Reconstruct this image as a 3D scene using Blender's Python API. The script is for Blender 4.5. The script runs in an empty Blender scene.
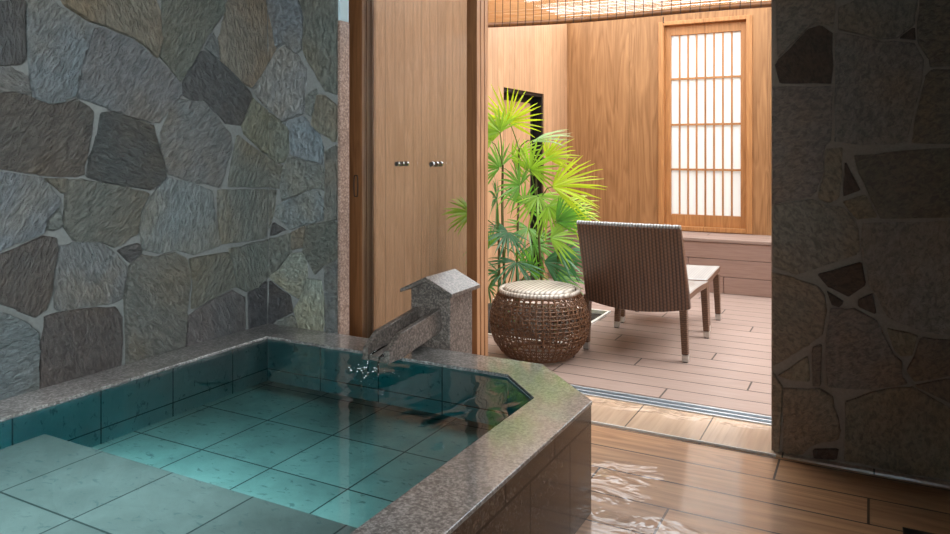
import bpy, math, random
from mathutils import Vector, Matrix
random.seed(7)
S = bpy.context.scene
COL = S.collection

# ------------------------------------------------------------------ camera
H, F, HOR = 1.2, 737.0, 150.0
YAW = math.radians(28.2)
cs, sn = math.cos(YAW), math.sin(YAW)
cam = bpy.data.cameras.new('camera')
cam.sensor_width = 36.0
cam.lens = F / 950.0 * 36.0
cam.shift_y = -(267.0 - HOR) / 950.0
cam.clip_start = 0.02
co = bpy.data.objects.new('camera', cam)
COL.objects.link(co)
co.location = (0, 0, H)
co.rotation_euler = (math.pi / 2, 0, YAW)
S.camera = co

# ------------------------------------------------------------------ world, sun, big lights, exposure
W = bpy.data.worlds.new('overcast_sky')
S.world = W
W.use_nodes = True
wn = W.node_tree
wn.nodes.clear()
wo = wn.nodes.new('ShaderNodeOutputWorld')
wb = wn.nodes.new('ShaderNodeBackground')
wb.inputs[0].default_value = (0.93, 0.97, 1.0, 1)
wb.inputs[1].default_value = 4.8
wn.links.new(wb.outputs[0], wo.inputs[0])

sun = bpy.data.lights.new('sun', 'SUN')
sun.energy = 3.0
sun.angle = math.radians(35)
sun.color = (1.0, 0.97, 0.92)
so = bpy.data.objects.new('sun', sun)
COL.objects.link(so)
so.rotation_euler = Vector((-0.75, -0.25, -1.1)).to_track_quat('-Z', 'Y').to_euler()

al = bpy.data.lights.new('added_rear_fill', 'AREA')  # added fill light behind the camera, brightens the stone walls
al.shape = 'RECTANGLE'
al.size, al.size_y = 1.7, 1.3
al.energy = 54
al.spread = math.radians(66)
al.color = (0.90, 0.97, 1.0)
ao = bpy.data.objects.new('added_rear_fill', al)
COL.objects.link(ao)
ao.location = (0.5, -1.44, 1.65)
ao.rotation_euler = Vector((-3.0, 2.95, -0.42)).to_track_quat('-Z', 'Y').to_euler()

cl = bpy.data.lights.new('added_tub_fill', 'AREA')  # added fill light above the tub, no fitting modelled
cl.shape = 'RECTANGLE'
cl.size, cl.size_y = 0.5, 0.5
cl.energy = 6.6
cl.spread = math.radians(40)
cl.color = (0.95, 0.98, 1.0)
clo = bpy.data.objects.new('added_tub_fill', cl)
COL.objects.link(clo)
clo.location = (-1.82, 1.18, 2.86)
clo.rotation_euler = Vector((0, 0, -1)).to_track_quat('-Z', 'Y').to_euler()

ul = bpy.data.lights.new('added_step_fill', 'AREA')  # added fill light under water, brightens the basin floor beyond the step
ul.shape = 'RECTANGLE'
ul.size, ul.size_y = 1.0, 0.05
ul.energy = 0.8
ul.spread = math.radians(110)
ul.color = (0.95, 1.0, 0.98)
ulo = bpy.data.objects.new('added_step_fill', ul)
COL.objects.link(ulo)
ulo.location = (-1.75, 1.462, 0.235)
ulo.rotation_euler = Vector((0, 1, -0.5)).to_track_quat('-Z', 'Z').to_euler()

S.view_settings.view_transform = 'Standard'
S.view_settings.look = 'None'
S.view_settings.gamma = 1
S.view_settings.use_curve_mapping = False
S.view_settings.exposure = 0.0
S.cycles.use_denoising = True
S.cycles.max_bounces = 10
S.cycles.transparent_max_bounces = 24
S.cycles.caustics_reflective = False
S.cycles.caustics_refractive = False
S.cycles.sample_clamp_indirect = 6.0


# ------------------------------------------------------------------ helpers: rays of the measured camera
def ray(px):
    k = (px - 475.0) / F
    return (cs * k - sn, sn * k + cs)


def on_x(px, py, X):
    dx, dy = ray(px)
    d = X / dx
    return (X, dy * d, H - (py - HOR) * d / F)


def on_y(px, py, Y):
    dx, dy = ray(px)
    d = Y / dy
    return (dx * d, Y, H - (py - HOR) * d / F)


# ------------------------------------------------------------------ helpers: meshes
class MB:
    def __init__(s):
        s.v, s.f, s.m, s.c = [], [], [], []

    def face(s, idx, m=0, col=None):
        s.f.append(tuple(idx)); s.m.append(m); s.c.append(col)

    def poly(s, pts, m=0, col=None):
        b = len(s.v)
        s.v += [tuple(p) for p in pts]
        s.face(range(b, b + len(pts)), m, col)

    def box(s, x0, x1, y0, y1, z0, z1, m=0, col=None):
        b = len(s.v)
        s.v += [(x, y, z) for z in (z0, z1) for x, y in ((x0, y0), (x1, y0), (x1, y1), (x0, y1))]
        for q in ((3, 2, 1, 0), (4, 5, 6, 7), (0, 1, 5, 4), (1, 2, 6, 5), (2, 3, 7, 6), (3, 0, 4, 7)):
            s.face([b + i for i in q], m, col)
        return s

    def hexa(s, bot, top, m=0):
        b = len(s.v)
        s.v += [tuple(p) for p in bot] + [tuple(p) for p in top]
        n = len(bot)
        s.face([b + i for i in reversed(range(n))], m)
        s.face([b + n + i for i in range(n)], m)
        for i in range(n):
            j = (i + 1) % n
            s.face([b + i, b + j, b + n + j, b + n + i], m)
        return s

    def tube(s, path, r, seg=6, m=0, cap=True, col=None):
        path = [Vector(p) for p in path]
        n = len(path)
        rr = r if isinstance(r, (list, tuple)) else [r] * n
        b = len(s.v)
        up = Vector((0, 0, 1))
        t0 = (path[1] - path[0]).normalized()
        if abs(t0.dot(up)) > 0.95:
            up = Vector((1, 0, 0))
        for i in range(n):
            t = (path[min(i + 1, n - 1)] - path[max(i - 1, 0)]).normalized()
            a = t.cross(up)
            if a.length < 1e-5:
                a = t.cross(Vector((0, 1, 0)))
            a.normalize()
            c = t.cross(a).normalized()
            for k in range(seg):
                th = 2 * math.pi * k / seg
                s.v.append(tuple(path[i] + a * math.cos(th) * rr[i] + c * math.sin(th) * rr[i]))
        for i in range(n - 1):
            for k in range(seg):
                k2 = (k + 1) % seg
                s.face([b + i * seg + k, b + i * seg + k2, b + (i + 1) * seg + k2, b + (i + 1) * seg + k], m, col)
        if cap:
            s.face([b + k for k in range(seg)], m, col)
            s.face([b + (n - 1) * seg + k for k in reversed(range(seg))], m, col)
        return s

    def lathe(s, prof, seg=40, m=0, cx=0, cy=0):
        b = len(s.v)
        for r, z in prof:
            for k in range(seg):
                th = 2 * math.pi * k / seg
                s.v.append((cx + r * math.cos(th), cy + r * math.sin(th), z))
        for i in range(len(prof) - 1):
            for k in range(seg):
                k2 = (k + 1) % seg
                s.face([b + i * seg + k, b + i * seg + k2, b + (i + 1) * seg + k2, b + (i + 1) * seg + k], m)
        s.face([b + k for k in reversed(range(seg))], m)
        s.face([b + (len(prof) - 1) * seg + k for k in range(seg)], m)
        return s

    def build(s, name, mats, parent=None, smooth=False, bevel=0, bseg=2, colors=False, org=None):
        me = bpy.data.meshes.new(name)
        org = Vector(org) if org else Vector((0, 0, 0))
        me.from_pydata([tuple(Vector(v) - org) for v in s.v], [], s.f)
        if not isinstance(mats, (list, tuple)):
            mats = [mats]
        for m in mats:
            me.materials.append(m)
        for p, m in zip(me.polygons, s.m):
            p.material_index = m
            p.use_smooth = smooth
        if colors:
            at = me.color_attributes.new('tint', 'FLOAT_COLOR', 'CORNER')
            for p, c in zip(me.polygons, s.c):
                c = c or (0.3, 0.3, 0.3)
                for li in p.loop_indices:
                    at.data[li].color = (c[0], c[1], c[2], 1)
        me.update()
        o = bpy.data.objects.new(name, me)
        COL.objects.link(o)
        if parent:
            o.parent = parent
        else:
            o.location = org
        if bevel:
            b = o.modifiers.new('edge', 'BEVEL')
            b.width = bevel
            b.segments = bseg
            b.limit_method = 'ANGLE'
            b.angle_limit = math.radians(40)
            b.harden_normals = False
        return o


def empty(name, loc=(0, 0, 0), rz=0):
    o = bpy.data.objects.new(name, None)
    o.empty_display_size = 0.1
    COL.objects.link(o)
    o.location = loc
    o.rotation_euler = (0, 0, rz)
    return o


def tag(o, label=None, cat=None, group=None, kind=None):
    if label: o['label'] = label
    if cat: o['category'] = cat
    if group: o['group'] = group
    if kind: o['kind'] = kind
    return o


# ------------------------------------------------------------------ helpers: materials
class NT:
    def __init__(s, name):
        s.mat = bpy.data.materials.new(name)
        s.mat.use_nodes = True
        s.t = s.mat.node_tree
        s.t.nodes.clear()
        s.out = s.t.nodes.new('ShaderNodeOutputMaterial')

    def n(s, typ, **kw):
        nd = s.t.nodes.new(typ)
        for k, v in kw.items():
            setattr(nd, k, v)
        return nd

    def l(s, a, b):
        s.t.links.new(a, b)

    def put(s, sock, v):
        if isinstance(v, bpy.types.NodeSocket):
            s.l(v, sock)
        elif v is not None:
            sock.default_value = v

    def math(s, op, a, b=None, c=None, clamp=False):
        nd = s.n('ShaderNodeMath', operation=op, use_clamp=clamp)
        s.put(nd.inputs[0], a); s.put(nd.inputs[1], b)
        if c is not None: s.put(nd.inputs[2], c)
        return nd.outputs[0]

    def coords(s, kind='Object'):
        return s.n('ShaderNodeTexCoord').outputs[kind]

    def sep(s, v):
        nd = s.n('ShaderNodeSeparateXYZ'); s.l(v, nd.inputs[0]); return nd.outputs

    def comb(s, x, y, z):
        nd = s.n('ShaderNodeCombineXYZ')
        for i, v in enumerate((x, y, z)): s.put(nd.inputs[i], v)
        return nd.outputs[0]

    def mapping(s, v, scale=(1, 1, 1), rot=(0, 0, 0)):
        nd = s.n('ShaderNodeMapping'); s.l(v, nd.inputs[0])
        nd.inputs['Scale'].default_value = scale; nd.inputs['Rotation'].default_value = rot
        return nd.outputs[0]

    def noise(s, v, scale=5, detail=4, rough=0.55, dist=0.0):
        nd = s.n('ShaderNodeTexNoise')
        if v is not None: s.l(v, nd.inputs['Vector'])
        nd.inputs['Scale'].default_value = scale; nd.inputs['Detail'].default_value = detail
        nd.inputs['Roughness'].default_value = rough; nd.inputs['Distortion'].default_value = dist
        return nd.outputs['Fac']

    def voro(s, v, scale=50, feature='F1', out='Distance'):
        nd = s.n('ShaderNodeTexVoronoi', feature=feature)
        s.l(v, nd.inputs['Vector']); nd.inputs['Scale'].default_value = scale
        return nd.outputs[out]

    def white(s, w=None, v=None):
        if v is not None:
            nd = s.n('ShaderNodeTexWhiteNoise', noise_dimensions='3D'); s.l(v, nd.inputs['Vector'])
        else:
            nd = s.n('ShaderNodeTexWhiteNoise', noise_dimensions='1D'); s.l(w, nd.inputs['W'])
        return nd.outputs['Value']

    def ramp(s, f, stops, interp='LINEAR'):
        nd = s.n('ShaderNodeValToRGB')
        s.l(f, nd.inputs[0])
        cr = nd.color_ramp
        cr.interpolation = interp
        while len(cr.elements) < len(stops): cr.elements.new(0.5)
        for e, (p, c) in zip(cr.elements, stops):
            e.position = p
            e.color = (c[0], c[1], c[2], 1) if isinstance(c, (tuple, list)) else (c, c, c, 1)
        return nd.outputs[0]

    def mix(s, f, a, b, blend='MIX'):
        nd = s.n('ShaderNodeMix', data_type='RGBA', blend_type=blend)
        s.put(nd.inputs[0], f)
        for sk, v in ((nd.inputs[6], a), (nd.inputs[7], b)):
            if isinstance(v, (tuple, list)): v = (v[0], v[1], v[2], 1)
            s.put(sk, v)
        return nd.outputs[2]

    def bump(s, h, strength=0.3, dist=0.01, normal=None):
        nd = s.n('ShaderNodeBump')
        s.put(nd.inputs['Height'], h)
        nd.inputs['Strength'].default_value = strength; nd.inputs['Distance'].default_value = dist
        if normal is not None: s.l(normal, nd.inputs['Normal'])
        return nd.outputs[0]

    def pbr(s, col, rough=0.5, normal=None, spec=0.5, coat=0, coat_rough=0.1, metal=0, coat_normal=None):
        p = s.n('ShaderNodeBsdfPrincipled')
        if isinstance(col, (tuple, list)): col = (col[0], col[1], col[2], 1)
        s.put(p.inputs['Base Color'], col)
        s.put(p.inputs['Roughness'], rough)
        s.put(p.inputs['Specular IOR Level'], spec)
        s.put(p.inputs['Metallic'], metal)
        s.put(p.inputs['Coat Weight'], coat)
        s.put(p.inputs['Coat Roughness'], coat_rough)
        if normal is not None: s.l(normal, p.inputs['Normal'])
        if coat_normal is not None: s.l(coat_normal, p.inputs['Coat Normal'])
        return p

    def done(s, bsdf):
        s.l(bsdf.outputs[0], s.out.inputs[0])
        return s.mat


def srgb(r, g, b):
    def f(c):
        c /= 255.0
        return c / 12.92 if c <= 0.04045 else ((c + 0.055) / 1.055) ** 2.4
    return (f(r), f(g), f(b))


def planks(t, across, along, width, length=None, a0=0.0, l0=0.0, step=0.0, gap=0.004):
    """returns (random per plank, joint mask 0/1)"""
    q = t.math('DIVIDE', t.math('SUBTRACT', across, a0), width)
    row = t.math('FLOOR', q)
    fr = t.math('FRACT', q)
    e = t.math('MINIMUM', fr, t.math('SUBTRACT', 1.0, fr))
    mask = t.math('LESS_THAN', e, gap * 0.5 / width)
    rid = row
    if length:
        u = t.math('DIVIDE', t.math('SUBTRACT', t.math('SUBTRACT', along, l0), t.math('MULTIPLY', row, -step)), length)
        fu = t.math('FRACT', u)
        eu = t.math('MINIMUM', fu, t.math('SUBTRACT', 1.0, fu))
        mask = t.math('MAXIMUM', mask, t.math('LESS_THAN', eu, gap * 0.5 / length))
        rid = t.math('ADD', t.math('MULTIPLY', row, 17.31), t.math('FLOOR', u))
    return t.white(w=t.math('ADD', rid, 0.37)), mask


def wood(name, dark, light, across='x', along='z', width=0.12, length=None, rough=0.5, a0=0, l0=0, step=0,
         gap=0.003, vary=0.25, coat=0.0, gapcol=None, grain=1.0, figure=0.35, wet=None):
    t = NT(name)
    xyz = t.sep(t.coords())
    ix = {'x': 0, 'y': 1, 'z': 2}
    A, L = xyz[ix[across]], xyz[ix[along]]
    O = xyz[3 - ix[across] - ix[along]]
    rnd, joint = planks(t, A, L, width, length, a0, l0, step, gap)
    sh = t.math('MULTIPLY', rnd, 37.0)
    v = t.comb(t.math('MULTIPLY', A, 26 * grain), t.math('MULTIPLY', O, 26 * grain), t.math('ADD', t.math('MULTIPLY', L, 1.3 * grain), sh))
    g1 = t.noise(v, 2.2, 5, 0.62, 0.25)
    v2 = t.comb(t.math('MULTIPLY', A, 5.5 * grain), t.math('MULTIPLY', O, 5.5 * grain), t.math('ADD', t.math('MULTIPLY', L, 0.55 * grain), sh))
    g2 = t.noise(v2, 1.6, 2, 0.5, 0.6)
    rings = t.math('FRACT', t.math('MULTIPLY', g2, 9.0))
    rings = t.math('SMOOTH_MIN', rings, t.math('MULTIPLY', t.math('SUBTRACT', 1.0, rings), 3.0), 0.2)
    g = t.math('ADD', t.math('MULTIPLY', g1, 1.0 - figure), t.math('MULTIPLY', rings, figure))
    col = t.ramp(g, [(0.2, dark), (0.72, light)])
    k = t.math('ADD', 1.0 - vary * 0.5, t.math('MULTIPLY', rnd, vary))
    col = t.mix(1.0, col, t.comb(k, k, k), 'MULTIPLY')
    gc = gapcol or tuple(c * 0.22 for c in dark)
    col = t.mix(joint, col, gc)
    h = t.math('SUBTRACT', t.math('MULTIPLY', g1, 0.25), joint)
    nb = t.bump(h, 0.25, 0.004)
    if wet:
        return wet(t, col, nb, joint)
    return t.done(t.pbr(col, rough, nb, 0.4, coat, 0.12))


def granite(name, base, speck_d, speck_l, rough=0.25, coat=0.4, coat_rough=0.08, scale=1.0, joints=None):
    t = NT(name)
    c = t.coords()
    a = t.noise(c, 120 * scale, 3, 0.7)
    b = t.noise(c, 55 * scale, 4, 0.7)
    w = t.noise(c, 5, 3, 0.5)
    col = t.ramp(a, [(0.36, speck_d), (0.5, base), (0.64, speck_l)])
    col = t.mix(t.ramp(b, [(0.52, 0.0), (0.62, 0.75)]), col, speck_d)
    col = t.mix(1.0, col, t.ramp(w, [(0.3, 0.8), (0.7, 1.15)]), 'MULTIPLY')
    h = t.math('MULTIPLY', a, 0.3)
    if joints:
        xyz = t.sep(c)
        rnd, jm = joints(t, xyz)
        k = t.math('ADD', 0.86, t.math('MULTIPLY', rnd, 0.28))
        col = t.mix(1.0, col, t.comb(k, k, k), 'MULTIPLY')
        col = t.mix(jm, col, (0.012, 0.010, 0.009))
        h = t.math('SUBTRACT', h, jm)
    nb = t.bump(h, 0.15, 0.003)
    if joints: coat = t.math('MULTIPLY', t.math('SUBTRACT', 1.0, jm), coat)
    return t.done(t.pbr(col, rough, nb, 0.5, coat, coat_rough))


def plain(name, col, rough=0.5, metal=0, spec=0.5, bumpy=0.0, bscale=80, vary=0.12):
    t = NT(name)
    c = t.coords()
    n = t.noise(c, bscale, 4, 0.6)
    k = t.ramp(n, [(0.3, 1 - vary), (0.7, 1 + vary)])
    cc = t.mix(1.0, col, k, 'MULTIPLY')
    return t.done(t.pbr(cc, rough, t.bump(n, bumpy, 0.004) if bumpy else None, spec, metal=metal))


M = {}

# stone cladding: the tint of each stone rides on the mesh
def stone_mat(name, gloss=0.55, axis=(1, 0, 0), bumps=0.9):
    t = NT(name)
    at = t.n('ShaderNodeAttribute', attribute_name='tint').outputs['Color']
    c = t.coords()
    ang = t.math('MULTIPLY', t.math('FRACT', t.math('MULTIPLY', t.sep(at)[0], 977.0)), 2.6)
    vr = t.n('ShaderNodeVectorRotate', rotation_type='AXIS_ANGLE')
    vr.inputs['Axis'].default_value = axis
    t.l(c, vr.inputs['Vector']); t.l(ang, vr.inputs['Angle'])
    m = t.mapping(vr.outputs[0], (38, 22, 58))
    rip = t.noise(m, 1.2, 5, 0.62, 0.6)
    fine = t.noise(c, 160, 3, 0.7)
    blot = t.noise(c, 3.2, 3, 0.55, 0.3)
    col = t.mix(1.0, at, t.ramp(rip, [(0.36, 0.66), (0.5, 0.98), (0.64, 1.30)]), 'MULTIPLY')
    col = t.mix(1.0, col, t.ramp(blot, [(0.34, (1.10, 1.0, 0.88)), (0.5, (1, 1, 1)), (0.66, (0.92, 1.0, 1.04))]), 'MULTIPLY')
    col = t.mix(t.ramp(fine, [(0.66, 0.0), (0.78, 0.35)]), col, (0.42, 0.42, 0.40))
    h = t.math('ADD', t.math('MULTIPLY', rip, 1.0), t.math('MULTIPLY', fine, 0.22))
    nb = t.bump(h, bumps, 0.045)
    return t.done(t.pbr(col, gloss, nb, 0.45))

M['stone'] = stone_mat('split_grey_stone', 0.5)
M['stone_dark'] = stone_mat('brown_grey_stone', 0.62, (0, 1, 0), 0.4)

M['cedar'] = wood('brown_cedar_sheet', srgb(126, 86, 51), srgb(178, 132, 88), 'x', 'z', 0.62, None, 0.55, a0=-2.65, gap=0.002, vary=0.1, figure=0.28, grain=0.8)
M['cedar_pale'] = wood('pale_cedar_boards', srgb(158, 118, 84), srgb(192, 152, 118), 'y', 'z', 0.105, None, 0.5, gap=0.003, vary=0.16, figure=0.25)
M['frame_wood'] = wood('orange_brown_frame_wood', srgb(152, 102, 58), srgb(200, 144, 92), 'x', 'z', 3.0, None, 0.5, a0=-9, vary=0.05, figure=0.2)
M['jamb_wood'] = wood('dark_brown_door_wood', srgb(116, 74, 44), srgb(158, 108, 70), 'x', 'z', 3.0, None, 0.42, a0=-9, vary=0.05, figure=0.25)
M['door_wood'] = wood('door_wood_outdoor_lit', srgb(136, 94, 64), srgb(186, 142, 106), 'y', 'z', 3.0, None, 0.42, a0=-9, vary=0.05, figure=0.25)  # lighter copy for stile sides: outdoor light put into the wood colour
M['deck'] = wood('mauve_brown_deck_boards', srgb(140, 120, 110), srgb(165, 143, 133), 'y', 'x', 0.158, 1.6, 0.5, a0=3.567, l0=-0.9, step=0.62, gap=0.009, vary=0.1, figure=0.1, grain=1.4, coat=0.12)
M['bench_wood'] = wood('mauve_brown_bench_boards', srgb(140, 114, 104), srgb(166, 138, 126), 'z', 'x', 3.0, None, 0.55, a0=-5, vary=0.05, figure=0.1, grain=1.4)
M['ceiling_wood'] = wood('dark_ceiling_boards', srgb(70, 48, 32), srgb(104, 74, 50), 'x', 'y', 0.12, None, 0.6)
M['plaster'] = plain('grey_plaster', srgb(120, 116, 110), 0.85, bumpy=0.2)

# wet wood-look floor tiles: a film of water everywhere, standing water in a few shallow puddles
def wetfloor(t, col, nb, joint, amp=0.022):
    c = t.coords()
    xyz = t.sep(c)
    pn = t.noise(t.mapping(c, (5.5, 9.0, 1)), 1.0, 4, 0.62, 0.5)
    m = None
    for (x, y, rx, ry) in ((-0.80, 2.62, 0.15, 0.20), (-0.62, 2.33, 0.32, 0.07), (-0.95, 3.36, 0.34, 0.07), (-0.55, 3.36, 0.12, 0.035), (-0.45, 1.9, 0.3, 0.2)):
        u = t.math('DIVIDE', t.math('SUBTRACT', xyz[0], x), rx)
        v = t.math('DIVIDE', t.math('SUBTRACT', xyz[1], y), ry)
        k = t.math('SUBTRACT', 1.0, t.math('SQRT', t.math('ADD', t.math('MULTIPLY', u, u), t.math('MULTIPLY', v, v))))
        m = k if m is None else t.math('MAXIMUM', m, k)
    m = t.math('ADD', t.math('MULTIPLY', m, 0.42), pn)
    mask = t.ramp(m, [(0.53, 0.0), (0.57, 1.0)])
    wav = t.noise(t.mapping(c, (6, 11, 1)), 1.0, 3, 0.5, 0.8)
    cn = t.bump(wav, 1.0, amp)
    p = t.pbr(col, 0.42, nb, 0.5, 1.0, t.math('SUBTRACT', 0.10, t.math('MULTIPLY', mask, 0.07)))
    wavn = t.n('ShaderNodeMix', data_type='VECTOR')
    t.l(mask, wavn.inputs[0]); t.l(nb, wavn.inputs[4]); t.l(cn, wavn.inputs[5])
    t.l(wavn.outputs[1], p.inputs['Coat Normal'])
    return t.done(p)

M['floor'] = wood('wet_wood_look_floor_tiles', srgb(156, 108, 72), srgb(216, 166, 122), 'y', 'x', 0.2, 1.2, 0.4, a0=0.08, l0=-0.31 + 0.305 * 14,
                  step=0.305, gap=0.008, vary=0.35, figure=0.3, grain=0.7, wet=wetfloor)
M['sill'] = wood('pale_sill_tiles', srgb(176, 144, 118), srgb(214, 184, 156), 'x', 'y', 0.315, None, 0.4, a0=-0.617, gap=0.006, vary=0.14, figure=0.2, grain=0.8, wet=lambda *a: wetfloor(*a, amp=0.07))

def rim_joint(t, xyz):
    return planks(t, xyz[1], xyz[0], 0.6, None, 1.77 - 0.6, gap=0.003)
M['rim'] = granite('grey_flamed_granite', srgb(124, 121, 119), srgb(76, 73, 71), srgb(166, 163, 160), 0.30, 1.0, 0.05, joints=rim_joint)
M['spout_stone'] = granite('weathered_brown_granite', srgb(104, 94, 87), srgb(66, 59, 55), srgb(140, 130, 122), 0.4, 0.3, 0.15)
M['pink_granite'] = granite('pink_granite', srgb(146, 122, 108), srgb(112, 90, 80), srgb(180, 158, 146), 0.4, 0.2, 0.1)

def side_joint(t, xyz):
    up = t.math('GREATER_THAN', xyz[2], 0.30)
    r1, j1 = planks(t, xyz[1], xyz[2], 0.3, None, 2.134 - 2.4, gap=0.008)
    r2, j2 = planks(t, xyz[1], xyz[2], 0.33, None, 2.01 - 3.3, gap=0.008)
    j = t.math('ADD', t.math('MULTIPLY', j2, up), t.math('MULTIPLY', j1, t.math('SUBTRACT', 1.0, up)))
    hz = t.math('LESS_THAN', t.math('ABSOLUTE', t.math('SUBTRACT', xyz[2], 0.30)), 0.004)
    r = t.math('ADD', t.math('MULTIPLY', r2, up), t.math('MULTIPLY', r1, t.math('SUBTRACT', 1.0, up)))
    return r, t.math('MAXIMUM', j, hz)
M['tub_side'] = granite('polished_brown_granite_tiles', srgb(78, 63, 54), srgb(54, 44, 38), srgb(100, 84, 74), 0.25, 0.35, 0.08, joints=side_joint)

def slate(name, joints, base=(0.30, 0.38, 0.355)):
    t = NT(name)
    c = t.coords()
    n = t.noise(c, 7, 4, 0.6, 0.4)
    fl = t.noise(t.mapping(c, (26, 48, 30)), 1.0, 3, 0.6, 0.5)
    col = t.ramp(n, [(0.3, tuple(b * 0.82 for b in base)), (0.7, tuple(b * 1.14 for b in base))])
    col = t.mix(t.ramp(fl, [(0.60, 0.0), (0.68, 0.7)]), col, (0.09, 0.14, 0.14))
    r, j = joints(t, t.sep(c))
    k = t.math('ADD', 0.9, t.math('MULTIPLY', r, 0.2))
    col = t.mix(1.0, col, t.comb(k, k, k), 'MULTIPLY')
    col = t.mix(j, col, (0.03, 0.05, 0.05))
    return t.done(t.pbr(col, 0.6, t.bump(t.math('SUBTRACT', fl, j), 0.2, 0.004), 0.3))

def fl_joint(x0, y0, w=0.312):
    def f(t, xyz):
        r1, j1 = planks(t, xyz[0], xyz[1], w, None, x0 - 3 * w, gap=0.006)
        r2, j2 = planks(t, xyz[1], xyz[0], w, None, y0 - 6 * w, gap=0.006)
        return t.math('FRACT', t.math('ADD', r1, r2)), t.math('MAXIMUM', j1, j2)
    return f

def wl_joint(t, xyz):
    r1, j1 = planks(t, xyz[1], xyz[2], 0.302, None, 1.653 - 3.02, gap=0.005)
    r2, j2 = planks(t, xyz[0], xyz[2], 0.302, None, -2.37, gap=0.005)
    nx = t.n('ShaderNodeNewGeometry').outputs['Normal']
    s = t.math('GREATER_THAN', t.math('ABSOLUTE', t.sep(nx)[0]), 0.6)
    j = t.math('ADD', t.math('MULTIPLY', j1, s), t.math('MULTIPLY', j2, t.math('SUBTRACT', 1.0, s)))
    hz = t.math('LESS_THAN', t.math('ABSOLUTE', t.math('SUBTRACT', xyz[2], 0.225)), 0.0022)
    return t.math('MULTIPLY', r1, 0.8), t.math('MAXIMUM', j, hz)

M['basin_floor'] = slate('green_grey_slate_floor_tiles', fl_joint(-2.02, 1.785))
M['step_tile'] = slate('slate_step_tiles_shaded', fl_joint(-2.073, 1.148), (0.17, 0.21, 0.20))  # same slate as the floor, darkened for the dimmer light on the step
M['basin_wall'] = slate('green_grey_slate_wall_tiles', wl_joint, (0.58, 0.62, 0.60))

# water: clear surface that mirrors by Fresnel, teal absorption in the depth
def water_mats():
    t = NT('bath_water_surface')
    c = t.coords()
    v = t.n('ShaderNodeVectorMath', operation='DISTANCE')
    t.l(c, v.inputs[0]); v.inputs[1].default_value = (-1.65, 2.24, 0.355)
    d = v.outputs['Value']
    w = t.math('SINE', t.math('ADD', t.math('MULTIPLY', d, 62.0), t.math('MULTIPLY', t.noise(c, 5, 2), 9.0)))
    fall = t.math('POWER', 2.718, t.math('MULTIPLY', d, -2.6))
    w = t.math('MULTIPLY', w, fall)
    ns = t.noise(t.mapping(c, (3.0, 9.0, 1.0), (0, 0, 0.3)), 1.0, 2, 0.5, 0.4)
    h = t.math('ADD', t.math('MULTIPLY', w, 0.6), t.math('MULTIPLY', ns, 0.25))
    nb = t.bump(h, 0.32, 0.006)
    fr = t.n('ShaderNodeFresnel'); fr.inputs['IOR'].default_value = 1.333
    t.l(nb, fr.inputs['Normal'])
    gl = t.n('ShaderNodeBsdfGlossy'); gl.inputs['Roughness'].default_value = 0.0
    t.l(nb, gl.inputs['Normal'])
    tr = t.n('ShaderNodeBsdfTransparent')
    mx = t.n('ShaderNodeMixShader')
    t.l(fr.outputs[0], mx.inputs[0]); t.l(tr.outputs[0], mx.inputs[1]); t.l(gl.outputs[0], mx.inputs[2])
    t.l(mx.outputs[0], t.out.inputs[0])
    va = t.n('ShaderNodeVolumeAbsorption')
    va.inputs['Color'].default_value = (0.18, 0.86, 0.90, 1)
    va.inputs['Density'].default_value = 1.8
    t.l(va.outputs[0], t.out.inputs['Volume'])
    a = t.mat
    t = NT('bath_water_side')
    tr = t.n('ShaderNodeBsdfTransparent')
    t.l(tr.outputs[0], t.out.inputs[0])
    va = t.n('ShaderNodeVolumeAbsorption')
    va.inputs['Color'].default_value = (0.18, 0.86, 0.90, 1)
    va.inputs['Density'].default_value = 1.8
    t.l(va.outputs[0], t.out.inputs['Volume'])
    return [a, t.mat]
M['water'] = water_mats()

def glass_mat():
    t = NT('sliding_door_glass')
    fr = t.n('ShaderNodeFresnel'); fr.inputs['IOR'].default_value = 1.45
    gl = t.n('ShaderNodeBsdfGlossy'); gl.inputs['Roughness'].default_value = 0.02
    tr = t.n('ShaderNodeBsdfTransparent'); tr.inputs['Color'].default_value = (0.925, 0.93, 0.935, 1)
    mx = t.n('ShaderNodeMixShader')
    t.l(fr.outputs[0], mx.inputs[0]); t.l(tr.outputs[0], mx.inputs[1]); t.l(gl.outputs[0], mx.inputs[2])
    t.l(mx.outputs[0], t.out.inputs[0])
    return t.mat
M['glass'] = glass_mat()

def thin(name, col, trans, rough=0.6, tmix=0.5, vary=None):
    t = NT(name)
    c = col
    tc = trans
    if vary:
        at = t.n('ShaderNodeAttribute', attribute_name='tint').outputs['Color']
        c = at
        tc = t.mix(1.0, at, trans, 'MULTIPLY')
    p = t.pbr(c, rough, None, 0.5)
    tl = t.n('ShaderNodeBsdfTranslucent')
    if isinstance(tc, tuple): tc = (*tc, 1)
    t.put(tl.inputs['Color'], tc)
    mx = t.n('ShaderNodeMixShader'); mx.inputs[0].default_value = tmix
    t.l(p.outputs[0], mx.inputs[1]); t.l(tl.outputs[0], mx.inputs[2])
    t.l(mx.outputs[0], t.out.inputs[0])
    return t.mat
M['leaf'] = thin('palm_leaf', None, (1.7, 1.9, 0.8), 0.32, 0.45, True)
M['paper'] = thin('white_shoji_paper', (0.88, 0.88, 0.86), (0.9, 0.9, 0.88), 0.8, 0.25)
M['cane'] = plain('dark_fibrous_cane', srgb(92, 88, 48), 0.8, bumpy=0.4, bscale=120)
M['petiole'] = plain('green_petiole', srgb(96, 120, 40), 0.5)
M['soil'] = plain('dark_soil', srgb(40, 32, 26), 0.95, bumpy=0.9, bscale=60, vary=0.4)
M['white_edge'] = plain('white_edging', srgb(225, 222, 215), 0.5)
M['chrome'] = plain('chrome', (0.75, 0.76, 0.78), 0.12, 1.0, vary=0.02)
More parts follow.
